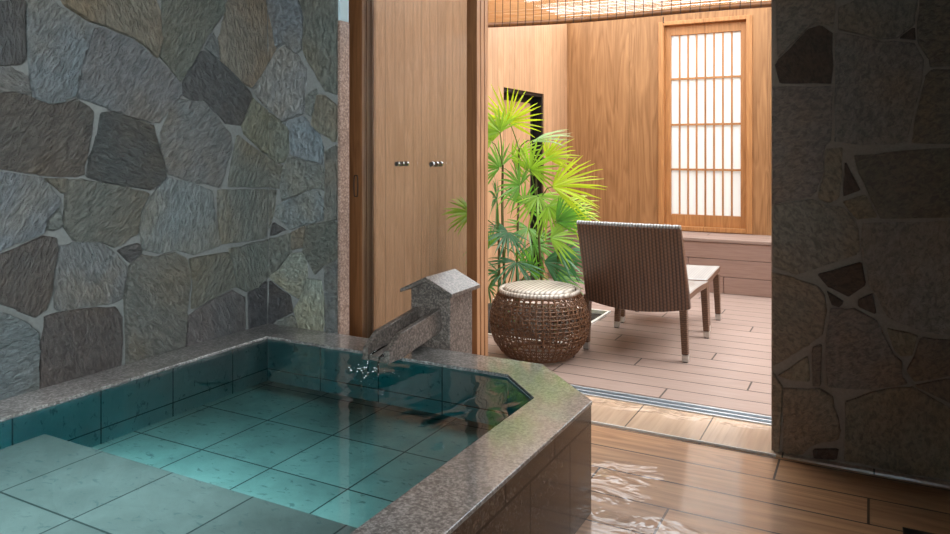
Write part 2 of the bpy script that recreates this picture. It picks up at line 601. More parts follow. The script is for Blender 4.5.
M['alu'] = plain('brushed_aluminium', (0.62, 0.65, 0.68), 0.32, 1.0, vary=0.05)
M['dark_metal'] = plain('dark_metal', srgb(26, 24, 24), 0.45, 0.4)
M['black'] = plain('black_gap', srgb(10, 9, 9), 0.8)
M['strip'] = thin('bluish_frosted_glass', srgb(205, 228, 232), (0.85, 0.95, 1.0), 0.2, 0.5)
M['glint_flecks'] = plain('white_glint', (0.9, 0.93, 0.94), 0.3)
M['silver'] = plain('silver_cap', (0.66, 0.65, 0.62), 0.35, 0.9)

def weave(name, dark, light, u='x', v='z', su=0.012, sv=0.02, rough=0.38, coat=0.3):
    t = NT(name)
    xyz = t.sep(t.coords())
    ix = {'x': 0, 'y': 1, 'z': 2}
    U, V = xyz[ix[u]], xyz[ix[v]]
    qu = t.math('DIVIDE', U, su)
    col_id = t.math('FLOOR', qu)
    par = t.math('MODULO', t.math('ABSOLUTE', col_id), 2.0)
    wv = t.math('SINE', t.math('ADD', t.math('MULTIPLY', V, 2 * math.pi / sv), t.math('MULTIPLY', par, math.pi)))
    ru = t.math('ABSOLUTE', t.math('SINE', t.math('MULTIPLY', qu, math.pi)))
    h = t.math('ADD', t.math('MULTIPLY', ru, 0.9), t.math('MULTIPLY', wv, 0.12))
    rnd = t.white(w=t.math('ADD', col_id, 0.5))
    f = t.math('ADD', t.math('MULTIPLY', h, 0.72), t.math('MULTIPLY', rnd, 0.12))
    col = t.ramp(f, [(0.1, dark), (0.85, light)])
    return t.done(t.pbr(col, rough, t.bump(h, 0.55, 0.004), 0.5, coat, 0.2))
M['weave_back'] = weave('brown_woven_rattan_upright', srgb(48, 32, 24), srgb(118, 86, 67), 'x', 'z', 0.020, 0.02)
M['weave_seat'] = weave('rattan_flat_sky_sheen', srgb(104, 100, 97), srgb(192, 192, 190), 'x', 'y', 0.017, 0.02, 0.3, 0.8)  # sky sheen on seats and top edging put into the weave colour
M['rattan_leg'] = weave('brown_wrapped_rattan_leg', srgb(74, 50, 36), srgb(122, 90, 68), 'z', 'x', 0.012, 0.02)
M['strand'] = plain('brown_rattan_strand', srgb(104, 70, 46), 0.4, vary=0.3, bscale=25)
M['weave_top'] = weave('pale_woven_stool_top', srgb(120, 108, 96), srgb(214, 204, 192), 'x', 'y', 0.026, 0.05, 0.4, 0.3)  # greyer than the body, with sky brightness put into the colour
M['rim_ring'] = weave('braided_ring_sky_whitened', srgb(140, 126, 112), srgb(214, 204, 194), 'x', 'y', 0.02, 0.02, 0.4)  # whitening by the sky put into the braid colour
M['bamboo'] = thin('split_bamboo', srgb(206, 168, 122), srgb(240, 206, 160), 0.5, 0.5)
M['bamboo_pole'] = plain('brown_bamboo_pole', srgb(120, 76, 38), 0.45, vary=0.3, bscale=30)
M['cord'] = plain('dark_brown_cord', srgb(44, 32, 24), 0.9)

# ------------------------------------------------------------------ the setting: room shell
CEIL = 2.9
tag(MB().box(-2.72, 1.6, -1.5, 3.10, -0.1, 0.0).build('floor', M['floor']), 'wet wood-look tile floor of the bath room', kind='structure')
tag(MB().box(-2.72, 1.6, 3.10, 3.41, -0.1, 0.008).build('floor_sill', M['sill'], bevel=0.004), kind='structure')
tag(MB().box(-2.72, 1.6, -1.5, 3.56, CEIL, CEIL + 0.1).build('ceiling', M['ceiling_wood']), kind='structure')
wb_ = MB()
wb_.box(-2.72, -0.4, -1.6, -1.5, -0.1, CEIL + 0.1).box(1.4, 1.6, -1.6, -1.5, -0.1, CEIL + 0.1).box(-0.4, 1.4, -1.6, -1.5, -0.1, 0.95).box(-0.4, 1.4, -1.6, -1.5, 2.35, CEIL + 0.1)
tag(wb_.build('wall_behind', M['plaster']), kind='structure')
tag(MB().box(1.5, 1.6, -1.5, 3.41, 0, CEIL).build('wall_east', M['plaster']), kind='structure')
win3 = tag(empty('added_rear_window', (0.5, -1.55, 0.95)), kind='structure')  # unseen window added around the rear fill light
fr = MB()
for (a, b, c, d) in ((-0.9, 0.9, 0, 0.05), (-0.9, 0.9, 1.35, 1.4), (-0.9, -0.85, 0.05, 1.35), (0.85, 0.9, 0.05, 1.35), (-0.02, 0.02, 0.05, 1.35)):
    fr.box(a, b, -0.03, 0.03, c, d)
fr.build('window_frame', M['jamb_wood'], win3)
MB().box(-0.85, 0.85, -0.005, 0.005, 0.05, 1.35).build('glass_pane', M['strip'], win3)


# ---- stone cladding
def clip(poly, a, b, c):                       # keep a*u + b*v <= c
    out = []
    for i in range(len(poly)):
        p, q = poly[i], poly[(i + 1) % len(poly)]
        dp, dq = a * p[0] + b * p[1] - c, a * q[0] + b * q[1] - c
        if dp <= 0: out.append(p)
        if (dp < 0 < dq) or (dq < 0 < dp):
            k = dp / (dp - dq)
            out.append((p[0] + (q[0] - p[0]) * k, p[1] + (q[1] - p[1]) * k))
    return out


def area(p):
    return 0.5 * sum(p[i][0] * p[(i + 1) % len(p)][1] - p[(i + 1) % len(p)][0] * p[i][1] for i in range(len(p)))


def rounded(poly, rng, amp=0.004):
    """one corner-cutting pass with a little raggedness"""
    out = []
    n = len(poly)
    for i in range(n):
        p, q = poly[i], poly[(i + 1) % n]
        L = math.hypot(q[0] - p[0], q[1] - p[1])
        k = min(0.25, 0.005 / max(L, 1e-4))
        pts = [k, 1 - k]
        if L > 0.09: pts = [k, 0.35, 0.66, 1 - k]
        for j in pts:
            out.append((p[0] + (q[0] - p[0]) * j + rng.uniform(-amp, amp), p[1] + (q[1] - p[1]) * j + rng.uniform(-amp, amp)))
    return out


def stone(mb, poly, P, col, thick, rng, rag=0.0035):
    """poly in wall coordinates; P(u, v, h) gives the point h metres out of the mortar plane"""
    if len(poly) < 3 or abs(area(poly)) < 2e-4: return
    if area(poly) < 0: poly = poly[::-1]
    poly = rounded(poly, rng, rag)
    cx = sum(p[0] for p in poly) / len(poly)
    cy = sum(p[1] for p in poly) / len(poly)
    poly = [(u + (u - cx) * 0.0012 / (math.hypot(u - cx, v - cy) or 1), v + (v - cy) * 0.0012 / (math.hypot(u - cx, v - cy) or 1)) for u, v in poly]
    tilt = (rng.uniform(-0.025, 0.025), rng.uniform(-0.025, 0.025))
    rings = []
    for ins, h in ((0.0, -0.012), (0.0005, thick * 0.60), (0.002, thick * 0.9), (0.007, thick)):
        r = []
        for (u, v) in poly:
            L = math.hypot(cx - u, cy - v) or 1e-6
            k = min(ins / L, 0.6)
            hh = h + ((u - cx) * tilt[0] + (v - cy) * tilt[1] if h > 0 else 0)
            r.append((u + (cx - u) * k, v + (cy - v) * k, max(hh, 0.002) if h > 0 else hh))
        rings.append(r)
    n = len(poly)
    b = len(mb.v)
    for r in rings: mb.v += [P(*q) for q in r]
    for i in range(len(rings) - 1):
        for k in range(n):
            k2 = (k + 1) % n
            mb.face([b + i * n + k, b + i * n + k2, b + (i + 1) * n + k2, b + (i + 1) * n + k], 0, col)
    t = b + (len(rings) - 1) * n
    mb.v.append(P(cx, cy, thick * 1.1))
    ci = len(mb.v) - 1
    for k in range(n):
        mb.face([t + k, t + (k + 1) % n, ci], 0, col)


def cells(u0, u1, v0, v1, size, rng):
    """irregular stones filling a rectangle (jittered Voronoi)"""
    pts = []
    nu, nv = max(1, round((u1 - u0) / size)), max(1, round((v1 - v0) / size))
    for i in range(-1, nu + 1):
        for j in range(-1, nv + 1):
            pts.append((u0 + (i + 0.5 + rng.uniform(-0.4, 0.4)) * (u1 - u0) / nu, v0 + (j + 0.5 + rng.uniform(-0.4, 0.4)) * (v1 - v0) / nv))
    res = []
    for p in pts:
        poly = [(u0, v0), (u1, v0), (u1, v1), (u0, v1)]
        for q in pts:
            if q is p or abs(q[0] - p[0]) + abs(q[1] - p[1]) > 4 * size: continue
            a, b = q[0] - p[0], q[1] - p[1]
            L = math.hypot(a, b)
            poly = clip(poly, a / L, b / L, (a * (p[0] + q[0]) / 2 + b * (p[1] + q[1]) / 2) / L - 0.006)
            if len(poly) < 3: break
        if len(poly) >= 3: res.append(poly)
    return res


BL, GR, OL, BR, DK, TN, PL = srgb(116, 122, 124), srgb(112, 115, 113), srgb(108, 109, 102), srgb(88, 84, 78), srgb(84, 84, 83), srgb(118, 112, 100), srgb(136, 140, 128)
TRACED = [
 (DK, [(-4,0),(24,0),(25.5,60),(18,66),(-4,64)]), (GR, [(-4,68),(12,67),(28,74),(32,96),(20,92),(-4,92)]),
 (BL, [(27,-4),(45,-4),(58,4),(72,12),(94,26),(87,50),(80,72),(76,96),(65,101),(52,104),(34,97),(30,68),(27,30)]),
 (TN, [(61,-4),(155,-4),(161,12),(163,40),(159,54),(157,58),(146,46),(137,40),(118,32),(104,26),(90,22),(76,12),(66,6)]),
 (GR, [(95,27),(104,27),(120,34),(137,41),(158,60),(172,73),(181,83),(182,93),(174,104),(166,113),(161,122),(154,124),(133,117),(110,109),(95,104),(79,98),(83,68),(90,48)]),
 (BR, [(-4,94),(15,92),(33,98),(52,105),(65,102.5),(76,98.5),(90,105),(95,112),(94,125),(89,150),(84.5,176),(60,177),(40,175),(-4,169)]),
 (DK, [(102,113),(115,110.5),(135,117),(153,124.5),(157,138),(162,158),(166,177),(163,181),(150,190),(130,187),(100,181),(88,178),(90,160),(98,135)]),
 (GR, [(173,106),(180,98),(190,101),(205,102),(222,122),(232,134),(233,147),(226,171),(221,187),(198,183),(170,175),(163,156),(162,134)]),
 (OL, [(163.5,-4),(224,-4),(226,10),(220,20),(207,38),(196,58),(183,80),(180,81),(172,70),(161,57),(164,40),(162.5,15)]),
 (DK, [(183,83),(204,49.5),(222,63),(240,80),(251,91),(252,97),(247,110),(241,125),(228,124),(206,101),(194,101),(184,95)]),
 (GR, [(213,33),(219,41),(220,60),(206,49)]),
 (TN, [(227,5),(232,-4),(265,-4),(269,15),(275,42),(275,48),(264,72),(252,88),(240,80),(222,62),(220,40),(226,15)]),
 (BL, [(266,-4),(297,-4),(302,18),(301,30),(301,48),(296,53),(285,42),(276,47),(271,20)]),
 (OL, [(299,-4),(337,-4),(337,95),(325,92),(318,80),(305,58),(302,48),(303,25),(304,18)]),
 (BL, [(254,90),(265,70),(276,52),(285,45),(296,54),(305,70),(304,95),(303,114),(282,121),(268,108)]),
 (GR, [(306,94),(315,88),(316,96),(310,116.5),(304.5,113)]),
 (TN, [(317,94),(325,96),(337,106),(337,142),(331,141),(320,133),(311,126),(313,112)]),
 (BL, [(281,122),(303,116),(310,126),(319,135),(322,146),(322,164),(305,160),(290,155),(289,130)]),
 (OL, [(253,97.6),(279,120),(288,128),(287,154),(283,163),(277,162),(264,152),(245,134),(243,125)]),
 (OL, [(239,134.5),(264,154),(281,165),(279,188),(229,187.5),(235,151)]),
 (GR, [(283,166),(289,156),(305,160.5),(322,166),(324,190),(318,188),(310,189),(295,195),(281,201),(280,185)]),
 (BL, [(277,204.6),(310,190),(317,191),(323,203),(322,220),(306,224.5),(291,230),(275,217)]),
 (OL, [(325,150),(337,145),(337,221),(325,221),(325,190)]),
 (OL, [(306,226),(323,222),(337,222),(337,258),(323,266),(313.5,275),(302,252)]),
 (OL, [(219,190),(276,190),(272,214),(266,237),(222,245),(219,212)]),
 (BL, [(168,177),(196,184),(213,190),(216,215),(221,245),(192,255),(177,250),(161,253),(144,250),(140,228),(146,207),(158,188),(163,183)]),
 (OL, [(69,180),(84,179),(100,183),(130,188),(150,193),(141,210),(137,234),(116,248),(103,242),(74,241),(64,226),(66,200)]),
 (BL, [(-4,171),(42,177),(50,187),(60,198),(59,206),(46,222),(44,234),(20,243),(-4,254)]),
 (OL, [(46,179),(68,179),(65,193),(60,190)]), (GR, [(48,223),(60,206),(63,226),(55,231),(48,230)]),
 (BR, [(-4,257),(20,247),(44,236),(57,237),(59,250),(54,272),(52,292),(46,310),(36,318),(19,310),(-4,303)]),
 (GR, [(60,247),(72,243),(92,241),(104,244),(118,254),(127,265),(126,280),(122,300),(110,305),(85,307),(60,312),(55,308),(56,275)]),
 (DK, [(119,250),(140,243),(142,253),(131,263),(127,260)]),
 (srgb(88, 82, 80), [(47,315),(90,308.5),(117,308),(123,320),(124,342),(121,369),(75,382),(41,392),(42,350)]),
 (BL, [(-4,312),(12,315),(27,322),(38,333),(40,350),(38,393),(-4,405)]),
 (OL, [(130,266),(143,255),(161,256),(178,253),(187,259),(191,277),(188,305),(184,350),(128,366),(127,330),(125,300),(129,280)]),
 (OL, [(191,258),(229,252),(233,270),(236,286),(217,296),(193,310),(194,280)]),
 (srgb(106, 103, 101), [(190,315),(216,298),(233,291),(245,296),(246,332),(187,349)]),
 (OL, [(230,249),(266,240),(289,233),(290,253),(277,270),(260,287),(246,292),(238,287),(235,270)]),
 (DK, [(272,222),(285,230),(270,236)]), (DK, [(249,294),(268,281),(289,296),(292,313),(274,321),(266,330),(251,330)]),
 (PL, [(269,277),(280,268),(291,253),(301,252),(305,262),(306,277),(298,299),(285,290)]), (TN, [(291,232),(304,226),(302,248),(291,250)]),
 (PL, [(307,279),(319,280),(323,298),(324,319),(321,336),(301,336),(293,311),(299,300)]),
 (GR, [(325,266),(337,259),(337,336),(328,336),(325,318)]), (GR, [(277,321),(292,315),(299,334),(280,330)]),
]
XL, YR = -2.556, 2.656           # faces the eye sees: left wall, and the short wall behind the tub


def left_uv(px, py):
    x, y, z = on_x(px, py, XL)
    if px < 266: return (min(y, YR), z)
    x, y, z = on_y(px, py, YR)
    return (YR + (x - XL), z)


def PL_(u, v, h): return (XL - 0.013 + h, u, v)
def PB_(u, v, h): return (XL + (u - YR), YR + 0.013 - h, v)


rng = random.Random(5)
lw, bw = MB(), MB()
lw.box(-2.72, XL - 0.013, -1.5, 2.72, 0, CEIL, 1, (0.3, 0.3, 0.3)).box(-2.72, -2.66, 2.72, 3.41, 0, CEIL, 1, (0.3, 0.3, 0.3))
bw.box(XL - 0.013, -2.137, YR + 0.013, YR + 0.062, 0, CEIL, 1, (0.3, 0.3, 0.3))


def jitter(c, k=0.08):
    f = 1 + rng.uniform(-k, k)
    return tuple(x * f * (1 + rng.uniform(-0.03, 0.03)) for x in c)


for c, pts in TRACED:
    poly = [left_uv(*p) for p in pts]
    if area(poly) < 0: poly = poly[::-1]
    col = jitter(c)
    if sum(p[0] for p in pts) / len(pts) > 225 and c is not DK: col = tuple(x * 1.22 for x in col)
    th = rng.uniform(0.013, 0.022)
    a = clip(poly, 1, 0, YR - 0.002)
    b = clip(poly, -1, 0, -(YR + 0.002))
    if len(a) > 2: stone(lw, a, PL_, col, th, rng)
    if len(b) > 2: stone(bw, [p for p in clip(b, 1, 0, YR + 0.415)], PB_, col, th, rng)
# the stones out of the photograph's sight: nearer the camera, below the rim, and above
u0, zt = on_x(-4, -4, XL)[1], on_x(-4, -4, XL)[2]
u1, zt1 = on_x(266, -4, XL)[1], on_x(266, -4, XL)[2]
PALL = [BL, GR, OL, BR, DK, TN]
for poly in cells(-1.5, u0 - 0.02, 0.0, CEIL, 0.3, rng):
    stone(lw, poly, PL_, jitter(rng.choice(PALL)), rng.uniform(0.010, 0.017), rng)
k = (zt1 - zt) / (u1 - u0)
for poly in cells(u0, YR, zt + 0.01, CEIL, 0.27, rng):
    q = clip(poly, k, -1, -(zt + 0.012) + k * u0)
    if len(q) > 2: stone(lw, q, PL_, jitter(rng.choice(PALL)), rng.uniform(0.010, 0.017), rng)
for poly in cells(YR + 0.004, YR + 0.415, 1.90, CEIL, 0.24, rng):
    stone(bw, poly, PB_, jitter(rng.choice(PALL)), rng.uniform(0.010, 0.017), rng)
M['mortar'] = plain('grey_mortar', srgb(117, 120, 118), 0.85, bumpy=0.3, bscale=90)
M['mortar_dark'] = plain('brown_grey_mortar', srgb(158, 141, 126), 0.9, bumpy=0.3, bscale=90)
tag(lw.build('wall_left', [M['stone'], M['mortar']], colors=True), 'irregular grey stone wall along the tub', kind='structure')
tag(bw.build('wall_corner', [M['stone'], M['mortar']], colors=True), 'short stone wall behind the far end of the tub', kind='structure')

# right stone wall
YW = 3.12
D1, D2, D3, D4 = srgb(142, 125, 112), srgb(124, 106, 91), srgb(146, 126, 104), srgb(86, 69, 58)
TR2 = [
 (D1, [(775,-4),(834,-4),(836,8),(834,27),(820,21),(808,27),(792,43),(778,57)]),
 (D4, [(775,64),(778,60),(808,29),(821,25),(833,33),(832,83),(780,83)]),
 (D1, [(772,86),(833,86),(831,140),(824,146),(823,172),(817,190),(812,196),(772,205)]),
 (D1, [(838,8),(866,-4),(918,-4),(914,25),(897,38),(882,39),(838,29)]),
 (D1, [(836,32),(882,41),(897,41),(914,42),(925,60),(922,80),(907,142),(885,145),(850,144),(834,142),(835,100)]),
 (D4, [(899,38),(914,27),(915,40)]), (D2, [(921,-4),(960,-4),(960,65),(931,67),(928,58),(917,42),(917,25)]),
 (D2, [(925,77),(931,70),(960,69),(960,144),(911,143)]),
 (D2, [(853,156),(880,153),(960,147),(960,218),(905,219),(880,218),(872,200),(860,175)]),
 (D3, [(825,149),(842,148),(842,174),(839,198),(829,204),(817,198),(824,174)]), (D4, [(845,162),(861,190),(843,197)]),
 (D3, [(843,202),(864,194),(878,217),(857,219)]),
 (D1, [(773,206),(812,199),(830,206),(842,207),(850,215),(858,228),(859,250),(857,255),(835,262),(812,270),(795,275),(773,267)]),
 (D1, [(862,223),(960,221),(960,337),(925,332),(905,325),(887,317),(878,297),(869,285),(868,270),(862,258)]),
 (D4, [(817,275),(861,262),(866,285),(848,298),(829,288)]), (D4, [(827,291),(844,303),(840,307),(832,306)]),
 (D4, [(857,301),(873,294),(876,315),(858,307)]),
 (D3, [(772,272),(795,279),(818,287),(825,295),(827,310),(823,335),(810,344),(790,357),(773,366)]),
 (D1, [(830,309),(843,309),(855,309),(876,320),(884,335),(893,354),(903,362),(902,376),(908,385),(870,390),(827,387),(826,343)]),
 (D3, [(887,328),(918,336),(913,355),(900,357),(893,349)]), (D2, [(921,338),(960,342),(960,375),(915,382),(906,372),(915,358)]),
 (D3, [(778,375),(808,357),(809,382),(790,381)]), (D2, [(812,349),(822,345),(821,386),(812,386)]),
 (D3, [(773,372),(776,377),(782,386),(779,455),(773,454)]),
 (D3, [(783,388),(821,390),(832,397),(840,430),(839,440),(812,446),(803,455),(783,454)]),
 (D3, [(845,403),(875,392),(911,387),(960,414),(960,483),(900,474),(844,461)]), (D4, [(813,450),(838,449),(836,461),(813,459)]),
 (D2, [(915,386),(960,378),(960,409)]),
]
XR0 = on_y(771, 300, YW)[0]
rw = MB()
rw.box(XR0, 1.5, YW + 0.015, 3.41, 0, CEIL, 1, (0.3, 0.3, 0.3))
def PR_(u, v, h): return (u, YW + 0.015 - h, v)
rng = random.Random(11)
for c, pts in TR2:
    poly = [(on_y(px, py, YW)[0], on_y(px, py, YW)[2]) for px, py in pts]
    stone(rw, poly, PR_, jitter(c, 0.08), rng.uniform(0.010, 0.018), rng, 0.003)
ue = on_y(962, 0, YW)[0]
ze = on_y(900, -6, YW)[2]
for poly in cells(ue, 1.5, 0.0, CEIL, 0.36, rng):
    stone(rw, poly, PR_, jitter(rng.choice([D1, D2, D3])), 0.014, rng)
for poly in cells(XR0, ue - 0.01, on_y(771, -6, YW)[2] + 0.01, CEIL, 0.34, rng):
    stone(rw, poly, PR_, jitter(rng.choice([D1, D2, D3])), 0.014, rng)
tag(rw.build('wall_right', [M['stone_dark'], M['mortar_dark']], colors=True), 'dark brown-grey stone wall beside the opening', kind='structure')

tag(MB().box(-2.66, XR0, 3.39, 3.56, 2.56, CEIL).build('trim_1', M['jamb_wood']), kind='structure')       # door header

# granite edge post at the end of the short wall, frosted strip above
tag(MB().box(-2.137, -2.122, YR + 0.004, YR + 0.074, 0.0, 1.79).build('trim_2', M['pink_granite'], bevel=0.003), 'narrow pink granite edging post at the stone wall end', kind='structure')
tag(MB().box(-2.135, -2.124, YR + 0.008, YR + 0.07, 1.79, CEIL).build('trim_3', M['strip']), 'bluish glass strip above the granite edging', kind='structure')

tag(MB().box(-1.08, XR0 + 0.02, 3.093, 3.0995, 0.0, 0.0095).build('sill_edge_highlight', M['white_edge']), 'added white strip for the highlight along the raised sill edge', kind='structure')  # white strip added in place of the highlight on the sill edge
# ---- door tracks
tr = MB()
tr.box(-2.66, XR0, 3.412, 3.548, -0.08, 0.002)
for i in range(3):
    y = 3.42 + 0.045 * i
    tr.box(-2.66, XR0, y - 0.006, y + 0.006, 0.002, 0.014)
    tr.box(-2.66, XR0, y + 0.014, y + 0.026, 0.002, 0.008)
tag(tr.build('trim_4', M['alu'], bevel=0.002), 'aluminium sliding door tracks in the threshold', kind='structure')

# ---- three sliding glass doors stacked at the left
DX0, DX1, DZ1 = -2.656, -1.812, 2.55
for i in range(3):
    y0 = 3.402 + 0.045 * i
    d = tag(empty('door_%d' % (i + 1), (DX0, y0, 0.014)), kind='structure')
    d['label'] = ['brown framed sliding glass door nearest the tub', 'middle one of the three stacked sliding glass doors', 'sliding glass door nearest the deck, at the back of the stack'][i]
    w, T = DX1 - DX0, 0.038
    z1 = DZ1 - 0.014
    ms = [M['jamb_wood'], M['door_wood']]
    def stile(x0, x1):
        m = MB().box(x0, x1, 0, T, 0, z1)
        for k, f in enumerate(m.f):
            if k in (3, 5): m.m[k] = 1
        return m
    stile(0, 0.1).build('stile', ms, d, bevel=0.003)
    stile(w - 0.062, w).build('stile', ms, d, bevel=0.003)
    MB().box(0.1, w - 0.062, 0, T, 0, 0.1).build('bottom_rail', ms, d, bevel=0.003)
    MB().box(0.1, w - 0.062, 0, T, z1 - 0.1, z1).build('top_rail', ms, d, bevel=0.003)
    MB().box(0.098, w - 0.060, T / 2 - 0.003, T / 2 + 0.003, 0.098, z1 - 0.098).build('glass_pane', M['glass'], d)
    for kx in (0.33, 0.556):
        kb = MB()
        kb.tube([(kx, T / 2 - 0.009, 1.108), (kx, T / 2 - 0.006, 1.108), (kx, T / 2 + 0.006, 1.108), (kx, T / 2 + 0.009, 1.108)], [0.012, 0.015, 0.015, 0.012], 16)
        kb.build('knob', M['chrome'], d, smooth=False)
    if i == 0:
        fp = MB()
        fp.tube([(0.058 + 0.014 * math.cos(a), -0.0015, 0.98 + 0.06 * max(-1, min(1, 1.6 * math.sin(a)))) for a in [2 * math.pi * k / 24 for k in range(25)]], 0.0028, 6, cap=False)
        fp.build('finger_pull', M['dark_metal'], d)

# ------------------------------------------------------------------ terrace
dk = MB()
dk.box(-2.66, -1.70, 3.548, 4.25, -0.08, 0).box(-1.70, 1.5, 3.548, 6.95, -0.08, 0).box(-2.66, -1.70, 5.27, 6.95, -0.08, 0)
tag(dk.build('deck', M['deck']), 'mauve-brown board deck of the terrace', kind='structure')
# planting bed cut into the deck
bed = tag(empty('planting_bed', (-2.18, 4.76, 0)), kind='structure')
sb = MB()
n = 14
for i in range(n + 1):
    for j in range(n + 1):
        sb.v.append((-0.48 + 0.955 * i / n, -0.51 + 1.015 * j / n, -0.02 + random.uniform(-0.012, 0.012)))
for i in range(n):
    for j in range(n):
        a = i * (n + 1) + j
        sb.face([a, a + n + 1, a + n + 2, a + 1])
sb.build('soil', M['soil'], bed)
e = MB()
e.box(0.472, 0.492, -0.51, 0.51, -0.06, 0.012).box(-0.48, 0.472, -0.525, -0.505, -0.06, 0.012).box(-0.48, 0.492, 0.497, 0.517, -0.06, 0.012)
e.build('edging', M['white_edge'], bed, bevel=0.003)

GX, GY = -2.66, 6.9
wy0, wy1, wz0, wz1 = 5.46, 6.31, 0.02, 1.717
gl = MB()
gl.box(GX - 0.12, GX, 3.548, wy0, -0.08, 2.5).box(GX - 0.12, GX, wy1, GY + 0.12, -0.08, 2.5)
gl.box(GX - 0.12, GX, wy0, wy1, -0.08, wz0).box(GX - 0.12, GX, wy0, wy1, wz1, 2.5)
tag(gl.build('wall_terrace_left', M['cedar_pale']), 'pale vertical cedar board wall along the terrace', kind='structure')
w2 = tag(empty('window_2', (GX, (wy0 + wy1) / 2, wz0)), kind='structure')
w2['label'] = 'dark framed recessed window in the pale board wall behind the palm'
hw, hh = (wy1 - wy0) / 2, wz1 - wz0
f2 = MB()
f2.box(-0.10, -0.012, -hw, -hw + 0.03, 0, hh).box(-0.10, -0.012, hw - 0.03, hw, 0, hh).box(-0.10, -0.012, -hw + 0.03, hw - 0.03, hh - 0.03, hh).box(-0.10, -0.012, -hw + 0.03, hw - 0.03, 0, 0.03)
f2.build('window_frame', M['dark_metal'], w2)
MB().box(-0.10, -0.085, -hw + 0.03, hw - 0.12, 0.03, hh - 0.09).build('board_panel', M['cedar_pale'], w2)
MB().box(-0.118, -0.101, -hw, hw, 0, hh).build('dark_pane', M['dark_metal'], w2)

# back wall with the shoji window
sx0, sx1 = on_y(664, 100, GY)[0], on_y(746.5, 100, GY)[0]
sz0, sz1 = 0.458, on_y(664, 26, GY)[2]
gb = MB()
gb.box(GX, sx0 - 0.048, GY, GY + 0.12, -0.08, 2.5).box(sx1 + 0.048, 1.62, GY, GY + 0.12, -0.08, 2.5)
gb.box(sx0 - 0.048, sx1 + 0.048, GY, GY + 0.12, -0.08, sz0).box(sx0 - 0.048, sx1 + 0.048, GY, GY + 0.12, sz1 + 0.036, 2.5)
tag(gb.build('wall_terrace_back', M['cedar']), 'brown figured cedar wall at the back of the terrace', kind='structure')
w1 = tag(empty('window_1', ((sx0 + sx1) / 2, GY, sz0)), kind='structure')
w1['label'] = 'white paper lattice window in a brown wood frame'
hw, hh = (sx1 - sx0) / 2, sz1 - sz0
f1 = MB()
c = 0.048
f1.box(-hw - c, -hw, -0.022, 0.1, 0, hh + 0.036).box(hw, hw + c, -0.022, 0.1, 0, hh + 0.036).box(-hw, hw, -0.022, 0.1, hh, hh + 0.036).box(-hw, hw, -0.022, 0.1, 0, 0.04)
f1.build('window_frame', M['frame_wood'], w1, bevel=0.004)
a, s_ = hw, 0.055
za, zb = 0.04, hh
sa = MB()
sa.box(-a, -a + s_, 0.035, 0.075, za, zb).box(a - s_, a, 0.035, 0.075, za, zb)
sa.box(-a + s_, a - s_, 0.035, 0.075, zb - 0.09, zb).box(-a + s_, a - s_, 0.035, 0.075, za, za + 0.105)
sa.build('sash', M['frame_wood'], w1, bevel=0.003)
lx0, lx1, lz0, lz1 = -a + s_, a - s_, za + 0.105, zb - 0.09
lt = MB()
for i in range(1, 8):
    x = lx0 + (lx1 - lx0) * i / 8
    lt.box(x - 0.007, x + 0.007, 0.045, 0.062, lz0, lz1)
for i in range(1, 4):
    z = lz0 + (lz1 - lz0) * i / 4 + (0.01 if i == 3 else 0)
    lt.box(lx0, lx1, 0.043, 0.064, z - 0.009, z + 0.009)
lt.build('lattice', M['frame_wood'], w1)
MB().box(lx0, lx1, 0.064, 0.070, lz0, lz1).build('paper_pane', M['paper'], w1)

tag(MB().box(1.5, 1.62, 3.41, GY, -0.08, 1.9).build('wall_terrace_right', M['cedar']), kind='structure')

# built-in bench
BY = 6.40
bn = tag(empty('bench', (-0.58, BY, 0)), 'long mauve-brown board bench built along the cedar wall', 'bench')
hwid = 2.07
MB().box(-hwid, hwid, 0.0, 0.49, 0.425, 0.453).build('seat_board', M['deck'], bn, bevel=0.004)
for k, (z0, z1) in enumerate(((0.285, 0.422), (0.140, 0.282), (0.0, 0.137))):
    js = [-hwid] + ([0.31 - 1.1, 0.02 + 0.02] if k == 1 else [0.9] if k == 0 else [-0.5]) + [hwid]
    for p, q in zip(js[:-1], js[1:]):
        MB().box(p + 0.002, q - 0.002, 0.008, 0.03, z0 + 0.001, z1).build('front_board', M['bench_wood'], bn, bevel=0.003)
MB().box(-hwid, hwid, 0.03, 0.05, 0.0, 0.424).build('backing', M['black'], bn)

# ------------------------------------------------------------------ tub
RZ = 0.37
ox0, ox1, oy0, oy1 = -2.543, -0.81, 0.08, 2.643
ch = 0.31
outer = [(ox0, oy0), (ox1, oy0), (ox1, oy1 - ch), (ox1 - ch, oy1), (ox0, oy1)]
ix0, ix1, iy0, iy1 = -2.37, -0.993, 0.27, 2.46
ci = 0.19
inner = [(ix0, iy0), (ix1, iy0), (ix1, iy1 - ci), (ix1 - ci, iy1), (ix0, iy1)]
tub = tag(empty('soaking_tub', (-1.68, 1.36, 0)), 'sunken-step soaking tub with granite rim and slate lined basin', 'bathtub')
TO = (-1.68, 1.36, 0)


def ring(mb, o, i, z0, z1):
    n = len(o)
    b = len(mb.v)
    for z in (z0, z1):
        mb.v += [(x, y, z) for x, y in o] + [(x, y, z) for x, y in i]
    for k in range(n):
        j = (k + 1) % n
        O0, O1, I0, I1 = b + k, b + j, b + n + k, b + n + j
        U = 2 * n
        mb.face([O0 + U, O1 + U, I1 + U, I0 + U]); mb.face([O0, I0, I1, O1])
        mb.face([O0, O1, O1 + U, O0 + U]); mb.face([I0, I0 + U, I1 + U, I1])


def tubpart(mb, name, m, bevel=0):
    o = mb.build(name, m, tub, bevel=bevel)
    o.location = (-TO[0], -TO[1], 0)         # meshes keep room coordinates so that joints fall where measured
    return o


